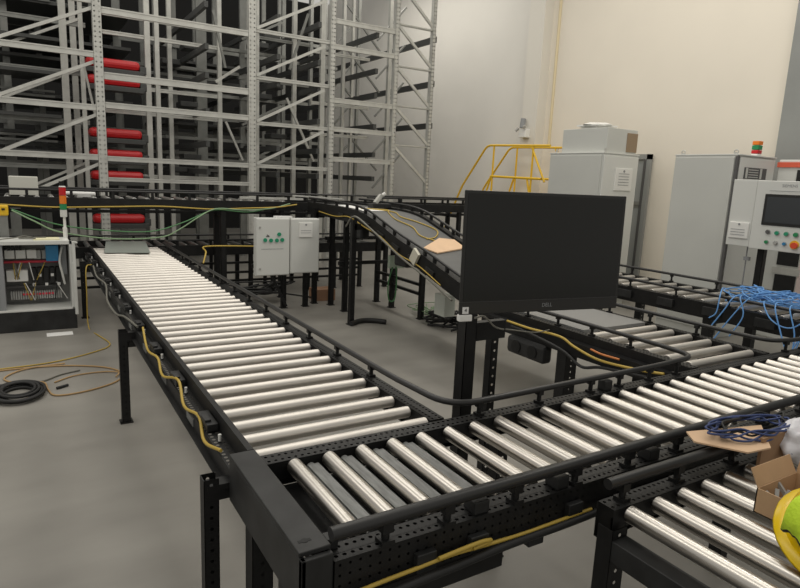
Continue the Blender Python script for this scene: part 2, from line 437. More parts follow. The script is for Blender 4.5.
for x0, x1 in ((1.91, 1.995), (2.665, 2.74)):
    sweep(x0, x1, -.14, .026).build('side_frame', BLACK, Ra)
for x in (1.935, 2.72):
    o = MB().tube([(x, y, z+.078) for y, z in prof], .014, 10).build('guide_rail', TUBEM, Ra)
    for i in range(1, len(prof), 2):
        y, z = prof[i]; MB().box(x-.014, x+.014, y-.016, y+.016, z+.02, z+.074).build('rail_bracket', BLACK, o)
def zr(y):
    for (a, b), (c, d_) in zip(prof, prof[1:]):
        if a <= y <= c: return b+(d_-b)*(y-a)/(c-a)
for x, y in ((1.80, 4.3), (2.77, 4.25), (2.77, 4.99), (2.77, 5.42), (1.88, 5.6)):
    post('leg', Ra, x, y, 0, zr(y)-.05, w=.06, holes='yx', m=BLACK)
    MB().box(min(x, 2.0 if x < 2.2 else 2.68), max(x, 2.0 if x < 2.2 else 2.68), y-.03, y+.03, zr(y)-.17, zr(y)-.1).build('leg_bracket', BLACK, Ra)
for z in (.42, .30): MB().box(2.75, 2.79, 4.25, 5.42, z, z+.035).build('cross_beam', BLACK, Ra)
for q in range(7):
    y = 2.75+.34*q; MB().beam((1.90, y, zr(y)-.075), (1.90, y+.14, zr(y+.14)-.075), .02, .05).build('drive_card', BLACK2, Ra)
for y, z in ((4.99, .62), (5.42, .9)): MB().box(1.95, 2.78, y-.02, y+.02, z, z+.045).build('cross_beam', BLACK, Ra)
for x, y in ((2.05, 4.99), (2.05, 5.42)): post('leg', Ra, x, y, 0, zr(y)-.1, w=.06, holes='')
MB().box(1.95, 2.7, 3.35, 3.6, .82, .95).build('belt_drive', BLACK2, Ra, bevel=.02)
MB().box(1.93, 2.05, 4.35, 4.62, 1.02, 1.16).build('gear_motor', BLACK2, Ra, bevel=.03)

# ------------------------------------------------------------------ upper and lower transverse conveyors
Up = thing('roller_conveyor', 'raised transverse conveyor crossing in front of the storage rack', 'conveyor', (1.5, 6.5, 0))
roller_row(Up, 'x', -3.3, .15, 34, 6.2, 6.8, 1.345, m=mat('roller_steel_dull', (.55, .55, .53), .35, 1.0))
for v0, v1 in ((6.12, 6.17), (6.83, 6.88)):
    b = MB(); b.box(-3.4, 5.6, v0, v1, 1.24, 1.362); b.box(-3.4, 5.6, v0-.02, v1, 1.24, 1.25); b.build('side_frame', BLACK, Up)
for y in (6.14, 6.86):
    segs = [(-3.4, 1.75), (2.95, 5.6)] if y < 6.5 else [(-3.4, 5.6)]
    for s0, s1 in segs:
        o = MB().tube([(s0, y, 1.45), (s1, y, 1.45)], .014, 10).build('guide_rail', TUBEM, Up)
        n = int((s1-s0)/.45)
        for k in range(n+1):
            x = s0+.15+k*.45
            if x < s1: MB().box(x-.015, x+.015, y-.015, y+.015, 1.362, 1.445).build('rail_bracket', BLACK, o)
for x in (-2.9, .78, 1.6, 3.5, 4.7):
    for y in (6.15, 6.47): post('leg', Up, x, y, 0, 1.24, w=.075 if x < 1 else .06, holes='')
    MB().box(x-.02, x+.02, 6.15, 6.85, 1.15, 1.2).build('cross_beam', BLACK, Up)
b = MB(); b.box(-3.3, 5.5, 6.4, 6.46, 1.17, 1.2); b.box(-3.3, 5.5, 6.55, 6.58, 1.16, 1.2); b.build('cable_tray', BLACK, Up)

Lo = thing('roller_conveyor', 'low transverse conveyor in the shadow beneath the raised conveyor', 'conveyor', (1, 6.95, 0))
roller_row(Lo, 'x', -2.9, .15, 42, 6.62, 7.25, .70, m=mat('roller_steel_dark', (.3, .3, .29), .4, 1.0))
for v0, v1 in ((6.54, 6.6), (7.27, 7.33)):
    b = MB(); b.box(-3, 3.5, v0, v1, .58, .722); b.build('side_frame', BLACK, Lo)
for y in (6.57, 7.3):
    for s0, s1 in ([(-3, -.92), (.15, 3.5)] if y < 7 else [(-3, 3.5)]):
        o = MB().tube([(s0, y, .79), (s1, y, .79)], .014, 10).build('guide_rail', TUBEM, Lo)
        for k in range(int((s1-s0)/.45)+1):
            x = s0+.12+k*.45
            if x < s1: MB().box(x-.015, x+.015, y-.015, y+.015, .722, .78).build('rail_bracket', BLACK, o)
for x in (-2.2, .4, 1.3, 2.2, 3.1):
    for y in (6.6, 7.28): post('leg', Lo, x, y, 0, .58, w=.055, holes='')
for x in (.9, 1.75, 2.65):
    for y in (6.6, 7.28): post('leg', Lo, x, y, 0, .58, w=.045, holes='')
for z in (.18, .30, .44): MB().box(-2.2, 3.1, 6.585, 6.62, z, z+.03).build('cross_beam', BLACK, Lo)

# ------------------------------------------------------------------ conveyor E, far right
E = thing('roller_conveyor', 'far roller conveyor on the right running in front of the grey cabinets', 'conveyor', (4.5, 2, 0))
roller_row(E, 'y', -.9, .19, 30, 4.16, 4.84, .692, m=STEELM)
flange(E, 'y', -1, 5.0, 4.14, 4.06, .712, .15, name='side_frame', web_perf=True)
flange(E, 'y', -1, 5.0, 4.86, 4.93, .712, .15, name='side_frame')
rail(E, [(4.06, -1, .80), (4.06, 5, .80)], .015, [(4.07, -.6+.55*k, .80) for k in range(10)], .712)
rail(E, [(4.93, -1, .80), (4.93, 5, .80)], .015, [(4.92, -.5+.55*k, .80) for k in range(10)], .712)
for y in (-.3, 1.25, 2.6, 4.2):
    for x in (4.12, 4.88): post('leg', E, x, y, 0, .57, w=.08)
    MB().box(4.12, 4.88, y-.02, y+.02, .5, .55).build('cross_beam', BLACK, E)
for k in range(9): MB().box(4.03, 4.062, -.4+k*.5, -.22+k*.5, .60, .68).build('drive_card', BLACK2, E, bevel=.004)

# ------------------------------------------------------------------ storage rack
rk = thing('storage_rack', 'tall galvanised steel storage rack filling the back left of the hall', 'rack', (1.8, 8.3, 0))
def upright(x, y, w, m=GALV, perf=False, z1=6.2):
    b = MB()
    if perf:
        b.perf((x-w/2, y-.02, 0), (1, 0, 0), (0, 0, 1), w, z1, w/2, .012, .07); b.box(x-w/2, x+w/2, y+.05, y+.054, 0, z1)
        b.box(x-w/2, x-w/2+.004, y-.02, y+.07, 0, z1); b.box(x+w/2-.004, x+w/2, y-.02, y+.07, 0, z1)
    else: b.box(x-w/2, x+w/2, y-.03, y+.05, 0, z1)
    return b.build('upright', m, rk)
def hb(x0, x1, y, z, h=.075, m=GALV, d=.05):
    b = MB(); b.box(x0, x1, y, y+d, z-h/2, z+h/2); b.box(x0, x1, y-.008, y, z+h/2-.02, z+h/2); return b.build('beam', m, rk)
def br(x0, z0, x1, z1, y, w=.045, m=GALV): return MB().beam((x0, y, z0), (x1, y, z1), .035, w).build('brace', m, rk)
Y0, Y1, Y2 = 8.3, 9.3, 10.6
for x, w in ((-.43, .125), (1.87, .13), (3.32, .10), (4.62, .09), (5.44, .07)): upright(x, Y0, w, perf=True)
upright(-1.95, Y0, .1)
UX = [(-.82, 9.3, .10), (-.64, 9.9, .09), (-.6, 8.9, .06), (.41, 9.3, .085), (.56, 9.3, .07), (.82, 9.6, .07), (1.6, 10.6, .19), (1.6, 9.3, .07), (3.0, 9.3, .075),
      (3.57, 9.3, .09), (4.16, 9.6, .06), (4.36, 9.6, .05), (5.05, 9.3, .07), (2.15, 8.9, .06), (2.4, 10.6, .09), (-1.6, 10.2, .1), (-1.1, 11.5, .1), (.2, 11.5, .1), (3.6, 11.5, .08), (5.2, 11.0, .06), (.95, 11.6, .1), (4.3, 11.6, .07)]
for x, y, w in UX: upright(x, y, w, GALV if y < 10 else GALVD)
# bay 1, left edge
for z in (4.04, 3.30, 2.55, 1.83):
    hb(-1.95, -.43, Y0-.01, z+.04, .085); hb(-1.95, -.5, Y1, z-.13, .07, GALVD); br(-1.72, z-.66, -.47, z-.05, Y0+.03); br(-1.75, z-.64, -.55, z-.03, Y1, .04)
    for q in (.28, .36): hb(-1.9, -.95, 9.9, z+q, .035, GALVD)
# bay 2
for z, h in ((3.97, .09), (3.06, .10), (2.64, .085), (1.86, .075), (1.55, .06)): hb(-.43, 1.87, Y0-.01, z, h)
for z, h in ((4.15, .07), (3.86, .06), (3.04, .06), (2.64, .06), (1.87, .06), (1.6, .06)): hb(-.35, 1.6, Y1, z, h)
for z in (3.5, 2.35): hb(-.3, 1.9, Y2, z, .05, GALVD)
br(1.62, 2.6, 1.92, 1.95, 9.0, .035); br(1.42, 4.4, 1.62, 3.5, 9.0, .04, GALVD); br(1.45, 3.25, 1.87, 3.55, 9.0); br(-.62, 3.3, -.48, 2.5, 8.6, .03, GALV)
# bay 3
for z in (4.05, 3.31, 2.57, 1.86):
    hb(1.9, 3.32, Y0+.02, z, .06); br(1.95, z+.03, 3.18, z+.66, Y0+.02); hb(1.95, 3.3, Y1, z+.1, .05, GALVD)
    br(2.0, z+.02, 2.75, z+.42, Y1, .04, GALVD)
br(2.7, 3.1, 3.25, 2.0, 8.9, .04); br(2.75, 3.6, 3.1, 4.6, 8.9, .04, GALVD)
# bay 4
for z in (4.42, 3.99, 3.08, 2.58, 2.05): hb(3.32, 4.62, Y0-.01, z, .085)
for z in (3.94, 3.0, 2.42): hb(3.35, 4.6, Y1, z+.12, .055)
for z in (4.4, 3.6, 2.8, 2.0): br(4.2, z+.7, 5.0, z-.1, 9.6, .035, GALVD); br(4.15, z-.1, 4.75, z+.6, 10.2, .035, GALVD)
# bay 5, open lattice frame at the right end
for z in (5.3, 4.57, 3.83, 3.11, 2.38):
    hb(4.62, 5.44, Y0, z, .03); br(4.66, z-.03, 5.42, z-.68, Y0+.01, .05); br(4.75, z-.85, 5.40, z-.12, Y1, .035, GALVD)
# lift and runway rails running away into the rack
for z in (4.35, 3.72, 3.28, 2.72, 2.2, 1.75):
    for x in (1.15, 2.35, 3.1, 4.25): MB().box(x-.03, x+.03, 8.36, 13.5, z-.07, z+.02).build('runway_rail', RAILD, rk)
for z in (4.3, 3.75, 3.45, 2.85, 2.25, 1.9): MB().box(-1.9, .25, 9.95, 13.2, z-.03, z+.02).build('dark_fill_sheet', RAILD, rk)  # dark sheets added to deepen the shade inside the rack
for z in (3.95, 3.6, 2.7): MB().box(.9, 3.0, 11.7, 13.2, z-.03, z+.02).build('dark_fill_sheet', RAILD, rk)
for z in (4.45, 3.62, 2.82): MB().box(5.52, 5.58, 8.4, 15.5, z-.06, z+.05).build('runway_rail', RAILD, rk)
for k in range(14):
    upright(-1.7+k*.52, 12.2+.35*(k % 3), .09, GALVD)
for z in (1.75, 2.1, 2.5, 2.95, 3.4, 3.85, 4.3, 4.75): MB().box(-2.2, 5.2, 12.1, 12.14, z-.035, z+.035).build('rear_beam', GALVD, rk)
for z in (1.95, 2.35, 2.75, 3.2, 3.65, 4.1): MB().box(.9, 3.3, 10.55, 10.6, z-.03, z+.03).build('rear_beam', GALVD, rk)
for k in range(12):
    z = 1.7+.24*k; x = (.95, 1.25, 2.55, 2.85)[k % 4]
    MB().box(x-.16, x+.16, 9.7+.2*(k % 3), 10.1+.2*(k % 3), z, z+.09).build('drive_unit', RAILD, rk, bevel=.01)
for z in (1.9, 2.45, 3.1, 3.6): MB().box(-1.8, -.9, 9.2, 9.9, z, z+.05).build('dark_fill_sheet', RAILD, rk)
# red shuttles on their levels
def shuttle(z, label):
    t = thing('shuttle_carrier', label, 'shuttle', (-.03, 9.05, z), 'red shuttle carriers in the rack')
    b = MB(); b.box(-.52, .27, -.12, .12, .02, .17); b.build('body', RED, t, local=True, bevel=.06)
    b = MB(); b.box(-.55, .32, -.13, .13, -.06, .02); b.box(.26, .36, -.1, .1, -.02, .10); b.build('undercarriage', RAILD, t, local=True, bevel=.008)
    return t
sh = []
for z, l in ((3.24, 'red shuttle carrier on the topmost visible level of the rack'), (2.98, 'red shuttle carrier second from the top of the rack'),
             (2.17, 'red shuttle carrier third from the top, middle of the red column'), (1.84, 'red shuttle carrier fourth from the top of the rack'),
             (1.5, 'red shuttle carrier just above the raised conveyor'), (0.8, 'lowest red shuttle carrier, seen beneath the raised conveyor')): shuttle(z, l)

# ------------------------------------------------------------------ monitor on its post
mp = thing('monitor_post', 'thick black square post holding the monitor behind the cross conveyor', 'post', (.315, .15, 0))
post('column', mp, .315, .15, 0, 1.50, w=.066, holes='')
b = MB(); b.beam((.315, .15, 1.46), (.36, -.18, 1.46), .05, .05); b.box(.29, .44, -.235, -.185, 1.40, 1.52); b.build('arm', BLACK, mp)
MB().box(.34, .54, .13, .17, 1.0, 1.09).build('crosspiece', BLACK, mp)
mp2 = thing('support_post', 'slim perforated black post just right of the monitor post', 'post', (.52, .22, 0))
post('column', mp2, .52, .2, 0, 1.08, w=.045, holes='y')
W, H = .745, .466; az, tl = -.1595, .0245
BL = V((-.0878, -.3108, 1.2593)); ex = V((math.cos(az), math.sin(az), -.0022)).normalized(); nn = V((-math.sin(az), math.cos(az), 0))
ez = V((0, 0, 1))*math.cos(tl) + nn*math.sin(tl); ez -= ex*ez.dot(ex); ez.normalize(); ey = ez.cross(ex)
mon = thing('computer_monitor', 'large black computer monitor hanging over the cross conveyor, screen off', 'monitor', (0, 0, 0))
mon.matrix_world = Matrix(((ex.x, ey.x, ez.x, BL.x), (ex.y, ey.y, ez.y, BL.y), (ex.z, ey.z, ez.z, BL.z), (0, 0, 0, 1)))
MB().box(0, W, 0, .010, 0, H).build('housing', BEZEL, mon, True, bevel=.003)
MB().box(.012, W-.012, -.001, .002, .052, H-.012).build('screen', SCREEN, mon, True)
MB().box(.0, W, -.0016, .001, .047, .0495).build('chin_edge', mat('chin_line', (.03, .03, .03), .3), mon, True)
MB().box(W*.28, W*.72, .010, .06, H*.25, H*.75).build('rear_cover', BEZEL, mon, True, bevel=.01)
text('DELL', .022, GREYT, mon, (W*.525, -.002, .026), (PI/2, 0, 0))
MB().box(.012, .038, -.002, 0, .004, .030).build('sticker', PAPER, mon, True)
text('4', .02, mat('ink', (.02, .02, .02), .6), mon, (.025, -.003, .017), (PI/2, 0, 0), 'sticker_mark')
part_label(MB().box(.0, .055, -.004, .022, -.026, 0).build('cable_plug', WHITE, mon, True, bevel=.004), 'white cable plug')
cable('monitor_cable', 'thin grey cable running from under the monitor down to the right', 'cable', [(-.02, -.32, 1.245), (.06, -.28, 1.235), (.2, -.18, 1.16), (.45, .05, 1.07), (.9, .5, .92), (1.5, .9, .75), (1.84, 1.1, .69)], .004, CGRY)

# ------------------------------------------------------------------ control boxes on posts
cb = thing('control_box', 'light grey control box with green push buttons above the left conveyor', 'control box', (1.24, 5.2, 0))
def xz(px): return px
bx0, bx1, bz0, bz1 = .925, 1.36, .485, 1.205
MB().box(bx0, bx1, 5.2, 5.30, bz0, bz1).build('housing', CABL, cb, bevel=.006)
MB().box(bx0+.006, bx1-.006, 5.188, 5.2, bz0+.01, bz1-.01).build('door', CABL, cb, bevel=.004)
for k, (x, z) in enumerate(((1.035, .935), (1.11, .93), (1.185, .93), (1.255, .935), (1.215, 1.005))):
    b = MB(); b.cyl((x, 5.19, z), (x, 5.172, z), .024, n=14); part_label(b.build('push_button', GRNB, cb), 'green button')
b = MB(); b.box(1.05, 1.09, 5.184, 5.19, .975, .985); b.beam((1.06, 5.185, 1.0), (1.085, 5.185, .985), .008, .008); b.build('selector_switch', SEAM, cb)
b = MB()
for k in range(16): b.box(.99+k*.018, 1.002+k*.018, 5.186, 5.189, .818, .826)
b.build('printed_line', GREYT, cb)
for z in (1.09, .575): MB().cyl((.97, 5.19, z), (.97, 5.18, z), .014, n=12).build('lock', TERM, cb)
post('support_leg', cb, 1.38, 5.46, 0, 1.2, w=.06); post('support_leg', cb, 1.69, 5.1+.36, 0, 1.2, w=.06)
MB().beam((1.2, 5.46, .47), (1.40, 5.40, .03), .035, .035).build('strut', BLACK, cb)
MB().box(.95, 1.75, 5.43, 5.47, .55, .6).build('support_bar', BLACK, cb)
c2 = thing('control_box', 'plain light grey control box with a card pocket, right of the button box', 'control box', (1.56, 5.2, .5))
MB().box(1.37, 1.765, 5.2, 5.32, .50, 1.20).build('housing', CABL, c2, bevel=.006)
MB().box(1.38, 1.755, 5.192, 5.2, .51, 1.19).build('door', CABL, c2, bevel=.004)
b = MB(); b.box(1.48, 1.66, 5.176, 5.192, .965, 1.15); pk = b.build('card_pocket', WHITE, c2, bevel=.004)
b = MB(); b.box(1.50, 1.64, 5.173, 5.177, 1.02, 1.024); b.box(1.50, 1.64, 5.173, 5.177, 1.05, 1.054); b.cyl((1.57, 5.178, 1.125), (1.57, 5.171, 1.125), .012, n=10); b.build('pocket_print', GREYT, pk)
tag(MB().box(1.18, 1.40, 5.22, 5.30, 1.206, 1.226).build('paper_roll', PAPER), 'small white pad lying on top of the button control box', 'pad')

# ------------------------------------------------------------------ open wiring cabinet, left edge
wc = thing('wiring_cabinet', 'low open electrical cabinet full of wiring at the left edge', 'cabinet', (-1.45, 5.25, 0))
MB().box(-1.85, -1.06, 5.22, 5.62, 0, .215).build('plinth', BLACK2, wc, bevel=.004)
b = MB(); b.box(-1.85, -1.08, 5.60, 5.62, .215, .955); b.box(-1.85, -1.76, 5.22, 5.62, .215, .955); b.box(-1.10, -1.07, 5.22, 5.62, .215, .955)
b.box(-1.85, -1.07, 5.22, 5.62, .915, .955); b.box(-1.85, -1.07, 5.22, 5.60, .215, .235); b.build('housing', CABL, wc, bevel=.003)
MB().box(-1.76, -1.70, 5.24, 5.60, .235, .915).build('cable_duct', GREYT, wc)
MB().box(-1.70, -1.10, 5.585, 5.6, .235, .915).build('mounting_plate', mat('mount_plate', (.22, .22, .21), .5), wc)
b = MB(); b.beam((-1.075, 5.24, .94), (-1.03, 5.16, .94), .02, .02)
b.box(-1.075, -1.045, 5.18, 5.235, .16, .95); b.build('door_edge', CABL, wc, bevel=.004)
for z, m in ((.70, REDP), (.43, SEAM)): MB().box(-1.70, -1.18, 5.52, 5.56, z-.012, z+.012).build('din_rail', m, wc)
for k in range(3): MB().box(-1.69+k*.1, -1.60+k*.1, 5.45, 5.57, .745, .835).build('circuit_breaker', WHITE, wc, bevel=.004)
for k in range(4): MB().box(-1.66+k*.035, -1.635+k*.035, 5.44, 5.46, .835, .9).build('breaker_lever', RUBBER, wc)
for k in range(2): MB().box(-1.42+k*.07, -1.36+k*.07, 5.47, 5.57, .735, .83).build('relay', TERM, wc, bevel=.004)
part_label(MB().box(-1.315, -1.195, 5.40, 5.57, .715, .885).build('power_supply', BLUE, wc, bevel=.006), 'blue power supply block')
MB().box(-1.17, -1.12, 5.45, 5.57, .56, .88).build('cable_duct', GREYT, wc)
MB().box(-1.685, -1.49, 5.45, 5.57, .50, .62).build('terminal_cover', WHITE, wc, bevel=.005)
for k in range(5):
    x = -1.46+k*.058
    MB().box(x, x+.045, 5.46, 5.57, .47, .64).build('contactor', RUBBER, wc, bevel=.004)
    MB().box(x+.008, x+.036, 5.452, 5.462, .445+.1*(k % 2), .475+.1*(k % 2)).build('contactor_terminal', WHITE, wc)
b = MB()
for k in range(22):
    x = -1.66+k*.022; b.box(x, x+.014, 5.47, 5.55, .30, .385)
b.build('terminal_strip', TERM, wc)
b = MB()
for k in range(10): b.box(-1.55+k*.03, -1.53+k*.03, 5.464, 5.47, .345, .365)
b.build('terminal_marker', REDP, wc)
for k in range(14):
    x = -1.65+random.random()*.5; z = random.choice((.46, .68)); x2 = x+random.uniform(-.12, .12)
    MB().tube(smooth_path([(x, 5.46, z+.02), ((x+x2)/2, 5.40+random.random()*.04, z-.07), (x2, 5.46, z-.17)], 5), .005, 6).build('wire', random.choice((CYEL, CGRY, WHITE, RUBBER, CGRY)), wc)
MB().tube(smooth_path([(-1.16, 5.45, .86), (-1.19, 5.38, .72), (-1.17, 5.38, .58), (-1.15, 5.42, .46)], 5), .012, 8).build('wire', WHITE, wc)
MB().box(-1.085, -1.06, 5.19, 5.235, .60, .72).build('hinge', CABL, wc, bevel=.004)
# clutter on its top
cl = MB(); cl.box(-1.42, -1.18, 5.28, 5.5, .956, .966); tag(cl.build('paper_sheet', mat('cream_paper', (.78, .75, .5), .7)), 'pale yellow sheet lying on top of the wiring cabinet', 'paper')
cable('loose_wires', 'tangle of thin dark wires lying on the wiring cabinet top', 'wire', [(-1.78, 5.3, .962), (-1.6, 5.35, .975), (-1.5, 5.4, .99), (-1.4, 5.3, .975), (-1.55, 5.45, .965), (-1.3, 5.42, .975)], .006, CGRY)
# signal tower
st = thing('signal_tower', 'red, amber and green signal tower on a white pole above the wiring cabinet', 'signal light', (-1.12, 5.5, .955))
b = MB(); b.cyl((-1.115, 5.5, .955), (-1.115, 5.5, 1.20), .014, n=12); b.cyl((-1.115, 5.5, .955), (-1.115, 5.5, 1.07), .022, n=12); b.build('pole', WHITE, st)
z = 1.185
for nm, h, m in (('base', .08, CABL), ('green_lamp', .062, GRN), ('amber_lamp', .09, ORNG), ('red_lamp', .088, RED)):
    MB().cyl((-1.12, 5.5, z), (-1.12, 5.5, z+h-.004), .034, n=18).build(nm, m, st); z += h
b = MB(); b.cyl((-1.12, 5.5, z), (-1.12, 5.5, z+.012), .034, .03, n=18); b.build('cap', WHITE, st)
b = MB(); b.cyl((-1.125, 5.5, z+.012), (-1.125, 5.5, z+.06), .018, .026, n=12); b.build('beacon_top', RUBBER, st)

# yellow device at the left edge
yd = thing('beacon_box', 'yellow box-shaped device on a grey stand at the left edge', 'device', (-1.68, 5.72, 0))
MB().box(-1.80, -1.63, 5.66, 5.78, 1.18, 1.29).build('housing', YEL, yd, bevel=.015)
b = MB(); b.box(-1.69, -1.66, 5.65, 5.662, 1.24, 1.26); b.build('window', DARK, yd)
b = MB(); b.box(-1.72, -1.64, 5.68, 5.74, .5, 1.18); b.box(-1.8, -1.62, 5.66, 5.78, 0, .06); b.beam((-1.70, 5.7, .3), (-1.62, 5.7, .9), .05, .05); b.build('stand', GALVD, yd)

# things on the raised conveyor
tag(MB().box(-1.62, -1.33, 6.3, 6.6, 1.375, 1.585).build('carton', mat('off_white_card', (.62, .62, .56), .7), bevel=.004), 'off-white carton on the raised conveyor at far left', 'box')
tag(MB().cyl((-1.05, 6.55, 1.40), (-.72, 6.45, 1.40), .022, n=12).build('rolled_paper', PAPER), 'white rolled paper lying on the raised conveyor', 'paper')
tag(MB().box(-.93, -.79, 6.20, 6.26, 1.37, 1.41).build('label_card', PAPER), 'small white card at the near edge of the raised conveyor', 'card')
b = MB(); b.box(1.35, 2.9, 6.3, 6.55, 1.375, 1.385)
ob = MB().beam((1.1, 6.45, 1.395), (2.0, 6.35, 1.395), .05, .03).build('steel_bar', GALV); tag(ob, 'long pale steel bar lying on the raised conveyor', 'bar'); b.b.free()
tag(MB().beam((2.0, 6.75, 1.43), (2.75, 6.55, 1.40), .10, .02).build('steel_plate', GALV), 'flat steel plate lying across the raised conveyor near the incline', 'plate')
sh_ = MB()  # white strip painted in for the bright reflection on the belt top
for i in range(len(prof)-1):
    (a, b0), (c, d0) = prof[i], prof[i+1]
    if a >= 4.55 and c <= 5.75: sh_.quad((2.02, a, b0+.004), (2.40, a, b0+.004), (2.40, c, d0+.004), (2.02, c, d0+.004))
tag(sh_.build('thin_sheet', PAPER), 'white strip over the incline belt top, standing for its bright reflection', 'sheet')
sd = thing('scanner_device', 'small silver and black scanner at the top of the incline', 'device', (2.55, 5.0, 1.36))
b = MB(); b.box(-.16, .12, -.07, .07, 0, .06); b.build('base', RUBBER, sd, True, bevel=.008)
b = MB(); b.beam((-.09, 0, .06), (.0, 0, .17), .06, .05); b.build('head', GALV, sd, True, bevel=.006)
b = MB(); b.cyl((.01, -.02, .17), (.04, -.04, .19), .025, n=12); b.build('lens', WHITE, sd, True)
# cardboard on the incline
cdz = lambda y: zr(y)+.006
cbm = MB(); pts = [(2.15, 3.06), (2.6, 3.18), (2.64, 3.45), (2.47, 3.5), (2.08, 3.22)]
top = [cbm.b.verts.new((x, y, cdz(y)+.012)) for x, y in pts]; bot = [cbm.b.verts.new((x, y, cdz(y))) for x, y in pts]
cbm.b.faces.new(top); cbm.b.faces.new(bot[::-1])
for i in range(5): j = (i+1) % 5; cbm.b.faces.new((bot[i], bot[j], top[j], top[i]))
tag(cbm.build('cardboard_sheet', CARDL), 'flat piece of cardboard lying on the grey incline belt', 'cardboard')
cable('yellow_cable', 'yellow cable strung along the outer side of the incline frame', 'cable', [(1.885, y, zr(y)+dz) for y, dz in ((5.5, -.08), (5.0, -.10), (4.6, -.07), (4.2, -.11), (3.8, -.08), (3.4, -.11), (3.0, -.09), (2.6, -.11))], .006, CYEL)
def on_ramp(pts): return [(x, y, zr(y)+.008) for x, y in pts]
cable('yellow_cable', 'yellow cable winding down the left half of the incline belt', 'cable', on_ramp([(2.2, 4.9), (2.5, 4.75), (2.35, 4.45), (2.25, 4.1), (2.33, 3.85), (2.28, 3.6), (2.38, 3.4), (2.2, 3.2)]), .007, CYEL)
cable('yellow_cable', 'yellow cable looping across the middle of the incline belt', 'cable', on_ramp([(2.3, 4.95), (2.45, 4.5), (2.38, 4.2), (2.5, 4.0), (2.6, 3.75), (2.45, 3.55), (2.3, 3.5)]), .007, CYEL)
cable('conduit_hose', 'grey conduit hose strapped along the left side of the incline', 'hose', [(1.76, 4.42, 1.17), (1.78, 4.25, 1.30), (1.83, 3.95, 1.19), (1.85, 3.3, .95), (1.87, 2.8, .80), (1.88, 2.4, .66)], .011, CGRY)

# ------------------------------------------------------------------ cabinets
k1 = thing('electrical_cabinet', 'tall grey cabinet with a cooling unit on top behind the monitor', 'cabinet', (6, 4.55, 0))
MB().box(5.6, 6.35, 4.02, 5.07, 0, 2.235).build('housing', CAB, k1, bevel=.006)
b = MB(); b.box(5.585, 5.6, 4.05, 5.05, .1, 2.21); b.build('door', CAB, k1, bevel=.004)
b = MB(); b.box(5.60, 6.34, 4.005, 4.02, .1, 2.21); b.build('side_panel', CABL, k1, bevel=.004)
b = MB(); b.box(5.592, 6.36, 4.012, 5.08, 2.235, 2.25); b.build('roof', CABL, k1, bevel=.003)
cu = MB().box(5.68, 6.33, 4.06, 4.92, 2.25, 2.60).build('cooling_unit', CAB, k1, bevel=.006)
b = MB(); b.box(6.1, 6.325, 4.05, 4.06, 2.28, 2.55); b.build('cooling_grille', mat('brown_grille', (.3, .22, .14), .6), cu)
b = MB(); b.box(5.74, 6.16, 4.30, 4.72, 2.645, 2.665); b.lathe([(.29, 0), (.16, .035), (.0001, .038)], (5.95, 4.51, 2.665), 4); b.box(5.8, 6.1, 4.36, 4.68, 2.60, 2.65); b.build('vent_cap', WHITE, cu)
b = MB(); b.box(5.85, 6.22, 3.99, 4.006, 1.72, 2.04); vg = b.build('card_pocket', WHITE, k1, bevel=.004)
b = MB()
for q in range(5): b.box(5.92, 6.15, 3.986, 3.991, 1.80+q*.04, 1.807+q*.04)
b.cyl((6.03, 3.99, 2.0), (6.03, 3.984, 2.0), .018, n=10); b.build('pocket_print', GREYT, vg)
for y in (4.03, 4.97): MB().cyl((5.63, y, 2.25), (5.63, y, 2.31), .014, n=8).build('lifting_eye', GALV, k1)

k2 = thing('electrical_cabinet', 'wide grey electrical cabinet behind the operator panel on the right', 'cabinet', (6, 2.47, 0))
MB().box(5.6, 6.39, 2.07, 2.875, 0, 2.19).build('housing', CAB, k2, bevel=.006)
MB().box(5.585, 5.6, 2.10, 2.86, .1, 2.17).build('door', CAB, k2, bevel=.004)
MB().box(5.59, 5.63, 2.06, 2.09, .05, 2.18).build('door_seam', SEAM, k2)
MB().box(5.64, 6.38, 2.055, 2.07, .1, 2.17).build('side_panel', CABL, k2, bevel=.004)
MB().box(5.595, 6.4, 2.05, 2.88, 2.19, 2.205).build('roof', CABL, k2, bevel=.003)
MB().box(5.74, 6.2, 2.046, 2.056, 1.93, 2.06).build('vent_recess', SEAM, k2)
b = MB()
for q in range(4): b.box(5.82, 6.02, 2.042, 2.048, 1.945+q*.028, 1.955+q*.028)
b.box(5.76, 5.80, 2.042, 2.048, 1.935, 2.055); b.box(6.06, 6.10, 2.042, 2.048, 1.935, 2.055); b.build('vent_slats', CAB, k2)
for y in (2.12, 2.8):
    b = MB(); b.cyl((5.64, y, 2.205), (5.64, y, 2.225), .02, n=10); b.tube([(5.64, y+.025*math.cos(t*PI/6), 2.23+.025*math.sin(t*PI/6)) for t in range(13)], .007, 6); b.build('lifting_eye', GALV, k2)
s2 = thing('signal_tower', 'small amber, green and red signal light on the wide grey cabinet', 'signal light', (5.9, 2.1, 2.2))
z = 2.2; X2, Y2_ = 6.02, 2.10
for nm, h, m in (('base', .03, WHITE), ('red_lamp', .045, RED), ('green_lamp', .055, GRN), ('amber_lamp', .05, ORNG)):
    MB().box(X2-.045, X2+.045, Y2_-.04, Y2_+.04, z, z+h-.004).build(nm, m, s2, bevel=.006); z += h

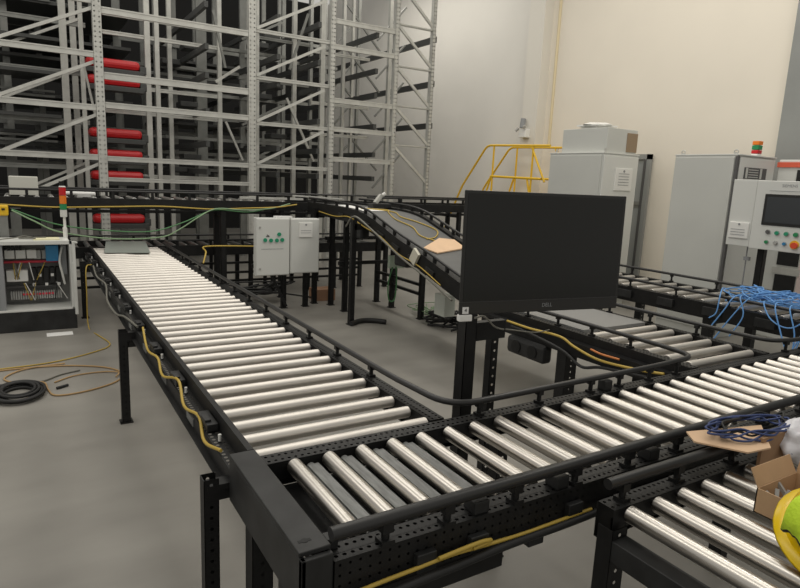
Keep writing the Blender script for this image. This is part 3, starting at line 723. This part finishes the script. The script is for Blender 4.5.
hm = thing('operator_panel', 'pale grey operator panel with dark touchscreen and coloured push buttons', 'control panel', (5.5, 1.5, 0))
MB().box(5.35, 5.58, .90, 1.66, 1.17, 1.905).build('housing', CABL, hm, bevel=.006)
MB().box(5.36, 5.58, 1.665, 1.93, 1.18, 1.91).build('side_box', CABL, hm, bevel=.006)
sc = MB().box(5.340, 5.352, .99, 1.555, 1.435, 1.765).build('touchscreen_frame', RUBBER, hm, bevel=.003)
MB().box(5.337, 5.341, 1.02, 1.525, 1.465, 1.735).build('touchscreen', HMI, sc)
text('SIEMENS', .042, GREYT, hm, (5.349-5.5, 1.40-1.5, 1.855), (PI/2, 0, -PI/2), 'lettering', 'LEFT')
MB().box(5.346, 5.352, .95, 1.52, 1.80, 1.803).build('groove', GREYT, hm)
BT = [(1.47, 1.365, SEAM, .02), (1.375, 1.36, GRNB, .02), (1.28, 1.36, GRNB, .02), (1.185, 1.36, GRN, .022), (1.47, 1.255, GRN, .017), (1.375, 1.255, TERM, .018), (1.285, 1.255, BLUE, .016)]
for y, z, m, r in BT:
    b = MB().cyl((5.352, y, z), (5.325, y, z), r, n=14).build('push_button', m, hm)
    MB().cyl((5.352, y, z), (5.342, y, z), r+.006, n=14).build('button_ring', TERM, b)
es = MB().cyl((5.352, 1.185, 1.255), (5.335, 1.185, 1.255), .045, n=20).build('emergency_stop', YEL, hm)
MB().cyl((5.335, 1.175, 1.25), (5.305, 1.175, 1.25), .032, n=18).build('stop_knob', mat('stop_red', (.7, .08, .03), .35), es)
pk = MB().box(5.342, 5.362, 1.685, 1.905, 1.265, 1.44).build('card_pocket', WHITE, hm, bevel=.004)
b = MB()
for q in range(3): b.box(5.338, 5.343, 1.72, 1.88, 1.30+q*.03, 1.305+q*.03)
b.cyl((5.343, 1.79, 1.42), (5.335, 1.79, 1.42), .012, n=10); b.build('pocket_print', GREYT, pk)
post('pedestal', hm, 5.50, 1.58, 0, 1.17, w=.07, holes='', m=BLACK)
b = MB(); b.cyl((5.45, 1.72, .3), (5.45, 1.72, 1.18), .008, n=8); b.box(5.43, 5.47, 1.68, 1.74, 1.02, 1.06); b.build('cable_conduit', GREYT, hm)

mc = thing('machine_cabinet', 'white machine housing with an orange-red strip at the right edge', 'machine', (6.6, 1.4, 0))
MB().box(6.4, 6.9, .5, 2.02, .0, 2.18).build('housing', CABL, mc, bevel=.01)
MB().box(6.385, 6.9, .5, 2.03, 2.09, 2.15).build('strip', ORSTR, mc)
for y0, y1, z0, z1 in ((1.1, 1.79, 1.90, 2.06), (1.62, 1.86, .92, 1.12), (1.62, 1.86, .6, .80)): MB().box(6.385, 6.41, y0, y1, z0, z1).build('window', DARK, mc)
MB().box(6.38, 6.41, 1.58, 1.9, .81, .89).build('ledge', GALV, mc)
MB().box(6.385, 6.4, 1.2, 1.6, .3, 1.1).build('panel', mat('pale_pink_panel', (.7, .58, .55), .6), mc)

# ------------------------------------------------------------------ yellow stair platform
ys = thing('access_stairs', 'yellow tubular handrails of an access stair against the far wall', 'stairs', (6.4, 6.9, 0))
def yr(pts, r=.02, nm='handrail'): return MB().tube(rounded(pts, .12), r, 10).build(nm, YEL, ys)
for x in (6.05, 6.62):
    yr([(x, 5.55, 2.40), (x, 7.2, 2.44), (x, 7.92, 1.66), (x, 8.45, .75)]); yr([(x, 5.7, 1.85), (x, 7.05, 1.87)], .022, 'mid_rail')
    yr([(x, 7.0, 1.0), (x, 7.0, 2.43)], .018, 'stanchion'); yr([(x, 5.95, 1.0), (x, 5.95, 2.42)], .018, 'stanchion')
    yr([(x, 6.0, 2.4), (x, 5.62, 1.80)], .018, 'strut'); yr([(x, 7.03, 1.88), (x, 7.25, 1.3), (x, 7.3, .0)], .02, 'leg'); yr([(x, 6.05, 1.85), (x, 5.85, 1.2), (x, 5.85, 0)], .02, 'leg')
MB().box(6.05, 6.62, 5.8, 7.1, 1.0, 1.05).build('platform', YEL, ys)
for q in range(4): MB().box(6.05, 6.62, 7.15+q*.28, 7.37+q*.28, .78-q*.2, .81-q*.2).build('step', YEL, ys)
# grey posts behind the rails
tag(MB().box(6.75, 6.85, 5.75, 6.15, 0, 2.02).build('junction_cabinet', GALVD, bevel=.01), 'narrow grey cabinet on the wall behind the yellow stair rails', 'cabinet')
wd = thing('wall_device', 'small grey and white device fixed high on the cream wall pillar', 'device', (6.7, 6.95, 2.6))
b = MB(); b.box(6.66, 6.78, 6.86, 7.05, 2.62, 2.78); b.build('bracket_box', WHITE, wd, bevel=.01)
b = MB(); b.cyl((6.68, 6.98, 2.80), (6.70, 6.98, 2.97), .05, n=14); b.build('sensor_head', GREYT, wd)
MB().cyl((6.66, 7.06, 2.80), (6.62, 7.1, 2.74), .03, n=12).build('lamp', TERM, wd); MB().cyl((6.66, 6.9, 2.82), (6.62, 6.86, 2.80), .028, n=12).build('lamp', TERM, wd)
cable('wall_conduit', 'thin cream conduit running up the wall beside the pillar', 'conduit', [(6.985, 6.55, 2.5), (6.985, 6.55, 4), (6.985, 6.55, 6.9)], .025, mat('conduit_cream', (.74, .64, .42), .6), seg=2)

# ------------------------------------------------------------------ near right clutter on lane D
Zt = .726
cbx = thing('cardboard_box', 'open brown cardboard box standing on the near right rollers', 'box', (.66, -1.335, Zt))
bw, bd_, bh, t = .25, .37, .085, .004
MB().box(-bw/2, bw/2, -bd_/2, bd_/2, 0, .004).build('base', CARDD, cbx, True)
MB().box(-bw/2, -bw/2+t, -bd_/2, bd_/2, 0, bh).build('side', CARD, cbx, True)
MB().box(bw/2-t, bw/2, -bd_/2, bd_/2, 0, bh).build('side', CARD, cbx, True)
MB().box(-bw/2, bw/2, -bd_/2, -bd_/2+t, 0, bh).build('side', CARD, cbx, True)
MB().box(-bw/2, bw/2, bd_/2-t, bd_/2, 0, bh).build('side', CARD, cbx, True)
MB().beam((bw/2, 0, bh), (bw/2+.03, 0, bh+.115), bd_, .004, up=(1, 0, .1)).build('flap', CARD, cbx, True)
MB().beam((0, bd_/2, bh), (0, bd_/2+.03, bh+.055), bw*.95, .004, up=(0, 1, -.5)).build('flap', CARD, cbx, True)
b = MB()
for q in range(26):
    x, y = random.uniform(-.09, .09), random.uniform(-.15, .15); b.beam((x, y, .03), (x+random.uniform(-.03, .03), y+random.uniform(-.05, .05), .075), .012, .012)
tag_o = b.build('fasteners', TERM); tag_o.location = (.66, -1.335, Zt)
tag(tag_o, 'loose metal fasteners heaped inside the open cardboard box', 'fasteners'); tag_o['kind'] = 'stuff'
fl = MB(); P5 = [(.655, -.845), (.71, -.775), (1.04, -.885), (.86, -1.02), (.745, -1.0)]
top = [fl.b.verts.new((x, y, .826+.03*(x-.66))) for x, y in P5]; bot = [fl.b.verts.new((x, y, .820+.03*(x-.66))) for x, y in P5]
fl.b.faces.new(top[::-1]); fl.b.faces.new(bot)
for i in range(5): j = (i+1) % 5; fl.b.faces.new((top[i], top[j], bot[j], bot[i]))
bmesh.ops.recalc_face_normals(fl.b, faces=fl.b.faces)
tag(fl.build('cardboard_sheet', CARDL), 'flat cardboard piece on the near guide rail under a cable coil', 'cardboard')
tag(MB().box(.87, 1.04, -.985, -.972, .726, .85).build('cardboard_divider', CARDD), 'darker brown cardboard panel standing behind the open box', 'cardboard')
coil = []
for k in range(64):
    a = k*2*PI/16; rr = 1+.18*math.sin(k*1.7); coil.append((.93+.20*rr*math.cos(a)+.03*math.sin(k*.37), -.895+.075*rr*math.sin(a)-.03*math.cos(a), .848+.012*math.sin(k*.9)+.004*(k//16)))
coil += [(1.15, -.93, .85), (1.05, -1.0, .84), (1.0, -1.03, .78)]
cable('network_cable', 'coil of dark blue cable lying on the cardboard at the near right', 'cable', coil, .0042, CNVY, seg=4)
coil = []
for k in range(40):
    a = k*2*PI/16+.6; rr = 1+.15*math.sin(k*2.3); coil.append((.98+.2*rr*math.cos(a), -.89+.06*rr*math.sin(a), .855+.01*math.sin(k*1.1)))
cable('black_cable', 'black cable coiled together with the dark blue cable on the cardboard', 'cable', coil, .0045, RUBBER, seg=4)
# white bag
def lump(name, m, c, s, seed, amp, n=20):
    b = MB(); bmesh.ops.create_icosphere(b.b, subdivisions=4, radius=1)
    for v in b.b.verts:
        q = v.co.copy(); k = 1+amp*noise.noise(q*2.2+V((seed, 0, 0)))+amp*.5*noise.noise(q*5+V((0, seed, 0)))
        v.co = V((c[0]+q.x*s[0]*k, c[1]+q.y*s[1]*k, max(c[2]+q.z*s[2]*k, c[2]-s[2]*.8)))
    for fc in b.b.faces: fc.smooth = True
    return b.build(name, m)
bag = thing('plastic_bag', 'white plastic bag with red print behind the open box', 'bag', (1.12, -1.01, Zt))
o = lump('bag_body', mat('white_film', (.8, .8, .84), .3), (0, 0, .075), (.12, .08, .095), 3, .25); o.parent = bag
o = MB().beam((-.09, -.035, .14), (-.02, -.06, .155), .02, .004).build('print', REDP, bag, True)
# hard hat
hh = thing('hard_hat', 'yellow hard hat lying on the near right rollers', 'helmet', (.445, -1.43, Zt+.085), rot=(.12, -.36, .5))
pr = [(0.0001, .15), (.05, .146), (.09, .13), (.118, .10), (.132, .06), (.137, .02), (.138, .0)]
b = MB(); b.lathe([(r, z) for r, z in pr], n=32); 
for v in b.b.verts: v.co.x *= 1.12
b.build('shell', HELM, hh, True)
b = MB(); b.lathe([(.136, .004), (.16, -.008), (.162, -.014), (.136, -.006)], n=32)
for v in b.b.verts: v.co.x *= 1.14 + (.12 if v.co.x > .05 else 0)
b.build('brim', HELM, hh, True)
b = MB()
for yy in (-.035, 0, .035): b.tube([(.142*1.09*math.cos(a), yy, .152*math.sin(a)*math.sqrt(1-(yy/.14)**2)) for a in [PI*(.12+.76*q/16) for q in range(17)]], .007, 8)
b.build('ridge', HELM, hh, True)
# hi-vis vest
g = MB(); N = 22; gr = []
for i in range(N):
    row = []
    for j in range(N):
        u, v = i/(N-1), j/(N-1)
        x, y = .302-.07*v+.10*u, -1.352-.16*v-.10*u
        r_ = math.hypot((x-.445)/1.1, y+1.43)/.15
        z = .80+.165*math.sqrt(max(0, 1-r_*r_)) if r_ < 1 else max(.745, .80-.25*(r_-1))
        z += .05+.012*noise.noise(V((u*5, v*5, 2)))
        row.append(g.b.verts.new((x-.012+.012*noise.noise(V((u*4, v*4, 9))), y+.012*noise.noise(V((u*4, v*4, 5))), z)))
    gr.append(row)
for i in range(N-1):
    for j in range(N-1):
        fc = g.b.faces.new((gr[i][j], gr[i+1][j], gr[i+1][j+1], gr[i][j+1])); fc.smooth = True
edge = [gr[0][j].co.copy() for j in range(N)] + [gr[i][N-1].co.copy() for i in range(1, N)]
vest = thing('safety_vest', 'bright lime safety vest with dark edging draped over the yellow hard hat', 'vest', (.28, -1.45, Zt))
vo = g.build('fabric', LIME, vest); md = vo.modifiers.new('s', 'SOLIDIFY'); md.thickness = .008
MB().tube(edge, .008, 7).build('edging', RUBBER, vest)

# ------------------------------------------------------------------ cables
def blue(label, pts): cable('blue_network_cable', label, 'cable', pts, .006, CBLU, 'blue network cables over the far right conveyor')
BL_ = 'bright blue network cable tangled over the far right conveyor'
for k in range(8):
    y0 = random.uniform(.35, 1.15); pts = []
    for q in range(9):
        pts.append((random.uniform(4.1, 4.75), y0+random.uniform(-.3, .3), .745+random.uniform(0, .13)))
    blue(BL_, pts)
hang = [((4.5, 1.3, .80), (4.2, 1.2, .86), (4.03, 1.12, .82), (3.97, 1.1, .66), (3.95, 1.15, .60)), ((4.4, .2, .79), (4.1, .25, .88), (4.02, .3, .80), (3.95, .36, .58), (3.92, .41, .41)),
        ((4.2, .7, .80), (4.03, .72, .83), (3.96, .60, .70), (4.0, .45, .66), (4.04, .3, .82)), ((4.3, 1.0, .80), (4.03, .98, .83), (3.95, 1.02, .70), (3.9, 1.1, .52)), ((4.3, .95, .80), (4.03, .93, .84), (3.97, .85, .68), (3.92, .92, .48)),
        ((4.25, .85, .79), (4.04, .85, .84), (3.95, .95, .64), (3.9, 1.05, .42)), ((4.3, .5, .8), (4.03, .5, .83), (3.96, .40, .62), (3.92, .38, .40)),
        ((4.3, .6, .8), (4.03, .62, .83), (3.95, .50, .60), (3.92, .40, .42)), ((4.25, .4, .8), (4.03, .33, .84), (3.95, .33, .66), (3.92, .37, .44))]
for q in hang: blue('bright blue network cable hanging down the near side of the far right conveyor', q)

cable('green_cable', 'green cable sagging low from the left edge across to the control boxes', 'cable', [(-1.60, 5.66, 1.24), (-1.4, 5.6, 1.13), (-1.16, 5.6, 1.01), (-.66, 5.6, .93), (-.12, 5.6, .94), (.12, 5.7, 1.02), (.37, 5.8, 1.16), (.64, 5.95, 1.265), (1.0, 6.0, 1.25), (1.4, 6.05, 1.27), (1.7, 6.08, 1.34)], .0085, CPGR)
cable('green_cable', 'green cable sagging a little higher, between the yellow device and the raised conveyor', 'cable', [(-1.60, 5.68, 1.25), (-1.21, 5.62, 1.10), (-.76, 5.6, 1.03), (-.23, 5.6, 1.01), (.15, 5.7, 1.10), (.5, 5.9, 1.22), (.7, 6.0, 1.25), (1.1, 6.05, 1.22), (1.5, 6.08, 1.29)], .0075, CGRN)
cable('yellow_cable', 'yellow cable clipped along the side of the raised conveyor', 'cable', [(-3.2, 6.09, 1.275)] + [(-2.4+.6*k, 6.085, 1.265+.015*math.sin(k*2.1)) for k in range(6)] + [(1.1, 6.09, 1.27), (1.5, 6.06, 1.29), (1.8, 6.08, 1.33)], .009, CYEL)
cable('yellow_cable', 'yellow cable arching beside the far end of the left conveyor', 'cable', [(.24, 5.0, .70), (.32, 5.2, .80), (.42, 5.6, .82), (1.0, 5.7, .80), (1.3, 5.75, .78)], .009, CYEL)
# on the left frame of A
zt_ = .655
cable('yellow_cable', 'yellow cable tied along the near left frame of the long conveyor', 'cable', [(-.85, 2.1, .715), (-.885, 1.7, .675), (-.87, 1.45, .69), (-.89, 1.2, .665), (-.86, .95, .715), (-.885, .7, .67), (-.865, .5, .69), (-.89, .3, .66), (-.87, .12, .69)], .007, CYEL)
cable('pale_cable', 'pale cable looping along the far left frame of the long conveyor', 'cable', [(-.88, 5.2, .68), (-.90, 4.6, .66), (-.88, 4.0, .68), (-.92, 3.5, .63), (-.90, 3.1, .60), (-.885, 2.7, .66), (-.87, 2.2, .70)], .008, CGRY)
cable('yellow_cable', 'yellow cable dropping from the far left conveyor frame to the floor', 'cable', [(-.89, 5.3, .68), (-.95, 5.2, .66), (-.96, 5.15, .4), (-.96, 5.14, .02), (-.9, 4.8, .008), (-.83, 4.38, .008), (-1.0, 4.15, .008), (-1.35, 3.95, .008), (-1.75, 3.9, .008)], .006, CYEL)
# along the near face of B
cable('yellow_cable', 'yellow cable strung along the near face of the cross conveyor', 'cable', [(-.78, -.76, .535), (-.76, -.762, .60), (-.70, -.765, .615), (-.55, -.765, .622), (-.40, -.765, .628), (-.25, -.765, .62), (-.10, -.765, .615), (.08, -.762, .615), (.22, -.76, .615)], .0065, CYEL)
cable('black_cable', 'black cable bundle running beneath the yellow cable on the cross conveyor', 'cable', [(-.78, -.775, .56), (-.6, -.78, .585), (-.4, -.78, .595), (-.2, -.78, .605), (.1, -.775, .603), (.35, -.77, .605), (.8, -.77, .6)], .013, RUBBER)
cable('yellow_cable', 'short yellow cable end doubled back by the drive card of the cross conveyor', 'cable', [(-.46, -.775, .638), (-.38, -.777, .645), (-.30, -.777, .648), (-.26, -.775, .64), (-.33, -.775, .632)], .007, CYEL)
# by the left side of C
cable('yellow_cable', 'yellow cable drooping along the left side of the short roller lane', 'cable', [(1.82, 1.55, .66), (1.80, 1.26, .665), (1.795, .95, .68), (1.795, .8, .64), (1.795, .57, .607), (1.80, .26, .63), (1.82, .1, .65)], .009, CYEL)
cable('black_cable', 'black cable hung below the yellow one on the short roller lane', 'cable', [(1.82, 1.5, .63), (1.80, 1.2, .62), (1.79, .9, .585), (1.79, .72, .52), (1.80, .55, .56), (1.8, .2, .6)], .011, RUBBER)
cable('orange_cable', 'short orange cable beside the drive of the short roller lane', 'cable', [(1.80, .66, .66), (1.785, .55, .655), (1.80, .42, .655)], .007, mat('orange_sheath', (.6, .2, .05), .5))

# floor clutter
cable('extension_cable', 'tan cable laid in wide loops on the floor at left', 'cable', [(-1.9, 3.85, .008), (-1.5, 3.85, .008), (-1.2, 3.78, .008), (-.95, 3.62, .008), (-.84, 3.4, .008), (-.92, 3.18, .008), (-1.15, 3.04, .008), (-1.35, 3.03, .008), (-1.4, 3.2, .008), (-1.43, 3.4, .008), (-1.6, 3.45, .008), (-1.7, 3.62, .008), (-1.55, 3.82, .01), (-1.25, 3.86, .012)], .007, CTAN)
cable('extension_cable', 'thinner tan cable forming the inner loop on the floor at left', 'cable', [(-1.35, 3.36, .008), (-1.2, 3.48, .008), (-1.0, 3.50, .008), (-.87, 3.42, .014), (-.9, 3.3, .014)], .006, CTAN)
cable('grey_cable', 'grey cable trailing on the floor beside the black coil', 'cable', [(-2.0, 3.38, .008), (-1.7, 3.42, .008), (-1.45, 3.42, .008), (-1.3, 3.55, .008), (-1.15, 3.62, .008)], .007, CGRY)
tag(MB().cyl((-1.34, 3.19, .012), (-1.26, 3.24, .012), .011, n=10).build('cable_plug', RUBBER), 'small black connector lying on the floor beside the cable loops', 'plug')
b = MB()
for k in range(6):
    rr = .10+.017*(k % 4)*1.1; zz = .014+.018*(k//2)
    cxo, cyo = random.uniform(-.012, .012), random.uniform(-.012, .012)
    b.tube([(-1.60+cxo+1.05*rr*1.05*math.cos(a), 3.16+cyo+rr*1.55*math.sin(a), zz) for a in [2*PI*q/36 for q in range(37)]], .012, 8)
b.tube(smooth_path([(-1.5, 3.36, .02), (-1.7, 3.42, .012), (-2.0, 3.4, .012)], 6), .012, 8)
tag(b.build('hose_coil', RUBBER), 'coiled black hose lying on the floor at the left', 'hose')
tag(MB().box(-1.36, -1.12, 4.93, 5.08, .001, .003).build('paper_sheet', PAPER), 'white printed sheet lying on the floor before the wiring cabinet', 'paper')
pp = bpy.data.objects['paper_sheet'] if 'paper_sheet' in bpy.data.objects else None
tag(MB().tube(smooth_path([(1.76, 4.22, .03), (1.95, 4.32, .03), (2.1, 4.27, .03), (2.2, 4.15, .03)], 6), .03, 10).build('cable_cover', RUBBER), 'curved black cable cover lying on the floor by the incline leg', 'cable cover')
# under the incline
jb = tag(MB().box(2.38, 2.60, 4.42, 4.47, .64, .80).build('junction_box', mat('pale_green_box', (.5, .6, .48), .5), bevel=.006), 'pale green junction box fixed beneath the incline', 'box')
tag(MB().beam((1.885, 3.12, .92), (1.885, 3.04, 1.04), .03, .11).build('switch_box', mat('cream_box', (.6, .58, .48), .5)), 'tilted cream switch box on the side of the incline', 'box')
tag(MB().box(2.44, 2.58, 3.28, 3.48, 0.26, .50).build('document_folder', mat('greenish_white', (.6, .63, .57), .6)), 'pale box standing among cables under the incline foot', 'box')
def tangle(name, label, m, c, s, r, n, grp=None, k=16):
    b = MB()
    for q in range(n):
        pts = [(c[0]+random.uniform(-s[0], s[0]), c[1]+random.uniform(-s[1], s[1]), max(r, c[2]+random.uniform(-s[2], s[2]))) for _ in range(k//2)]
        b.tube(smooth_path(pts, 5), r, 6)
    o = b.build(name, m); tag(o, label, 'cables', grp); o['kind'] = 'stuff'; return o
tangle('cable_heap', 'heap of black cables on the floor under the incline', RUBBER, (2.9, 3.75, .09), (.25, .35, .09), .014, 5)
tangle('cable_heap', 'tangle of thin green cables on the floor under the incline', CPGR, (2.95, 4.3, .08), (.2, .35, .08), .006, 4)
cable('green_cable', 'thin green cable hanging in a loop below the junction box', 'cable', [(2.42, 4.41, .66), (2.36, 4.4, .45), (2.38, 4.4, .25), (2.46, 4.4, .25), (2.48, 4.4, .5), (2.47, 4.41, .66)], .009, CGRN)
tangle('cable_bundle', 'black cable bundle draped along the floor behind the left conveyor', RUBBER, (1.2, 5.9, .16), (.7, .2, .10), .012, 4)
tag(MB().box(1.95, 2.25, 5.7, 5.95, 0, .16).build('carton', mat('tan_carton', (.35, .2, .12), .8)), 'small brown carton on the floor behind the incline legs', 'box')

# grey film at the far end of the long conveyor
fm = MB(); fm.quad((-.70, 5.9, .730), (-.20, 5.8, .730), (-.15, 6.47, .80), (-.62, 6.5, .80))
tag(fm.build('thin_sheet', SHEET), 'grey translucent sheet on the far end of the left conveyor', 'sheet')

# ------------------------------------------------------------------ lights
w = bpy.data.worlds.new('world'); scene.world = w; w.use_nodes = True
bg = w.node_tree.nodes['Background']; bg.inputs['Color'].default_value = (1.0, .965, .90, 1); bg.inputs['Strength'].default_value = .5
def area(x, y, z, sx, sy, power, col=(1, .95, .86), rot=(0, 0, 0)):
    l = bpy.data.lights.new('hall_light', 'AREA'); l.shape = 'RECTANGLE'; l.size = sx; l.size_y = sy; l.energy = power; l.color = col
    o = bpy.data.objects.new('hall_light', l); COL.objects.link(o); o.location = (x, y, z); o.rotation_euler = rot
for x, y, ln, p in ((-3.2, 3.5, 9, 120), (.5, 4, 9, 62), (1.7, 4, 9, 62), (4.9, 2, 7, 150), (5.2, 10, 4, 90)): area(x, y, 6.5, 1.1, ln, p)
scene.view_settings.view_transform = 'Standard'
scene.view_settings.exposure = 0
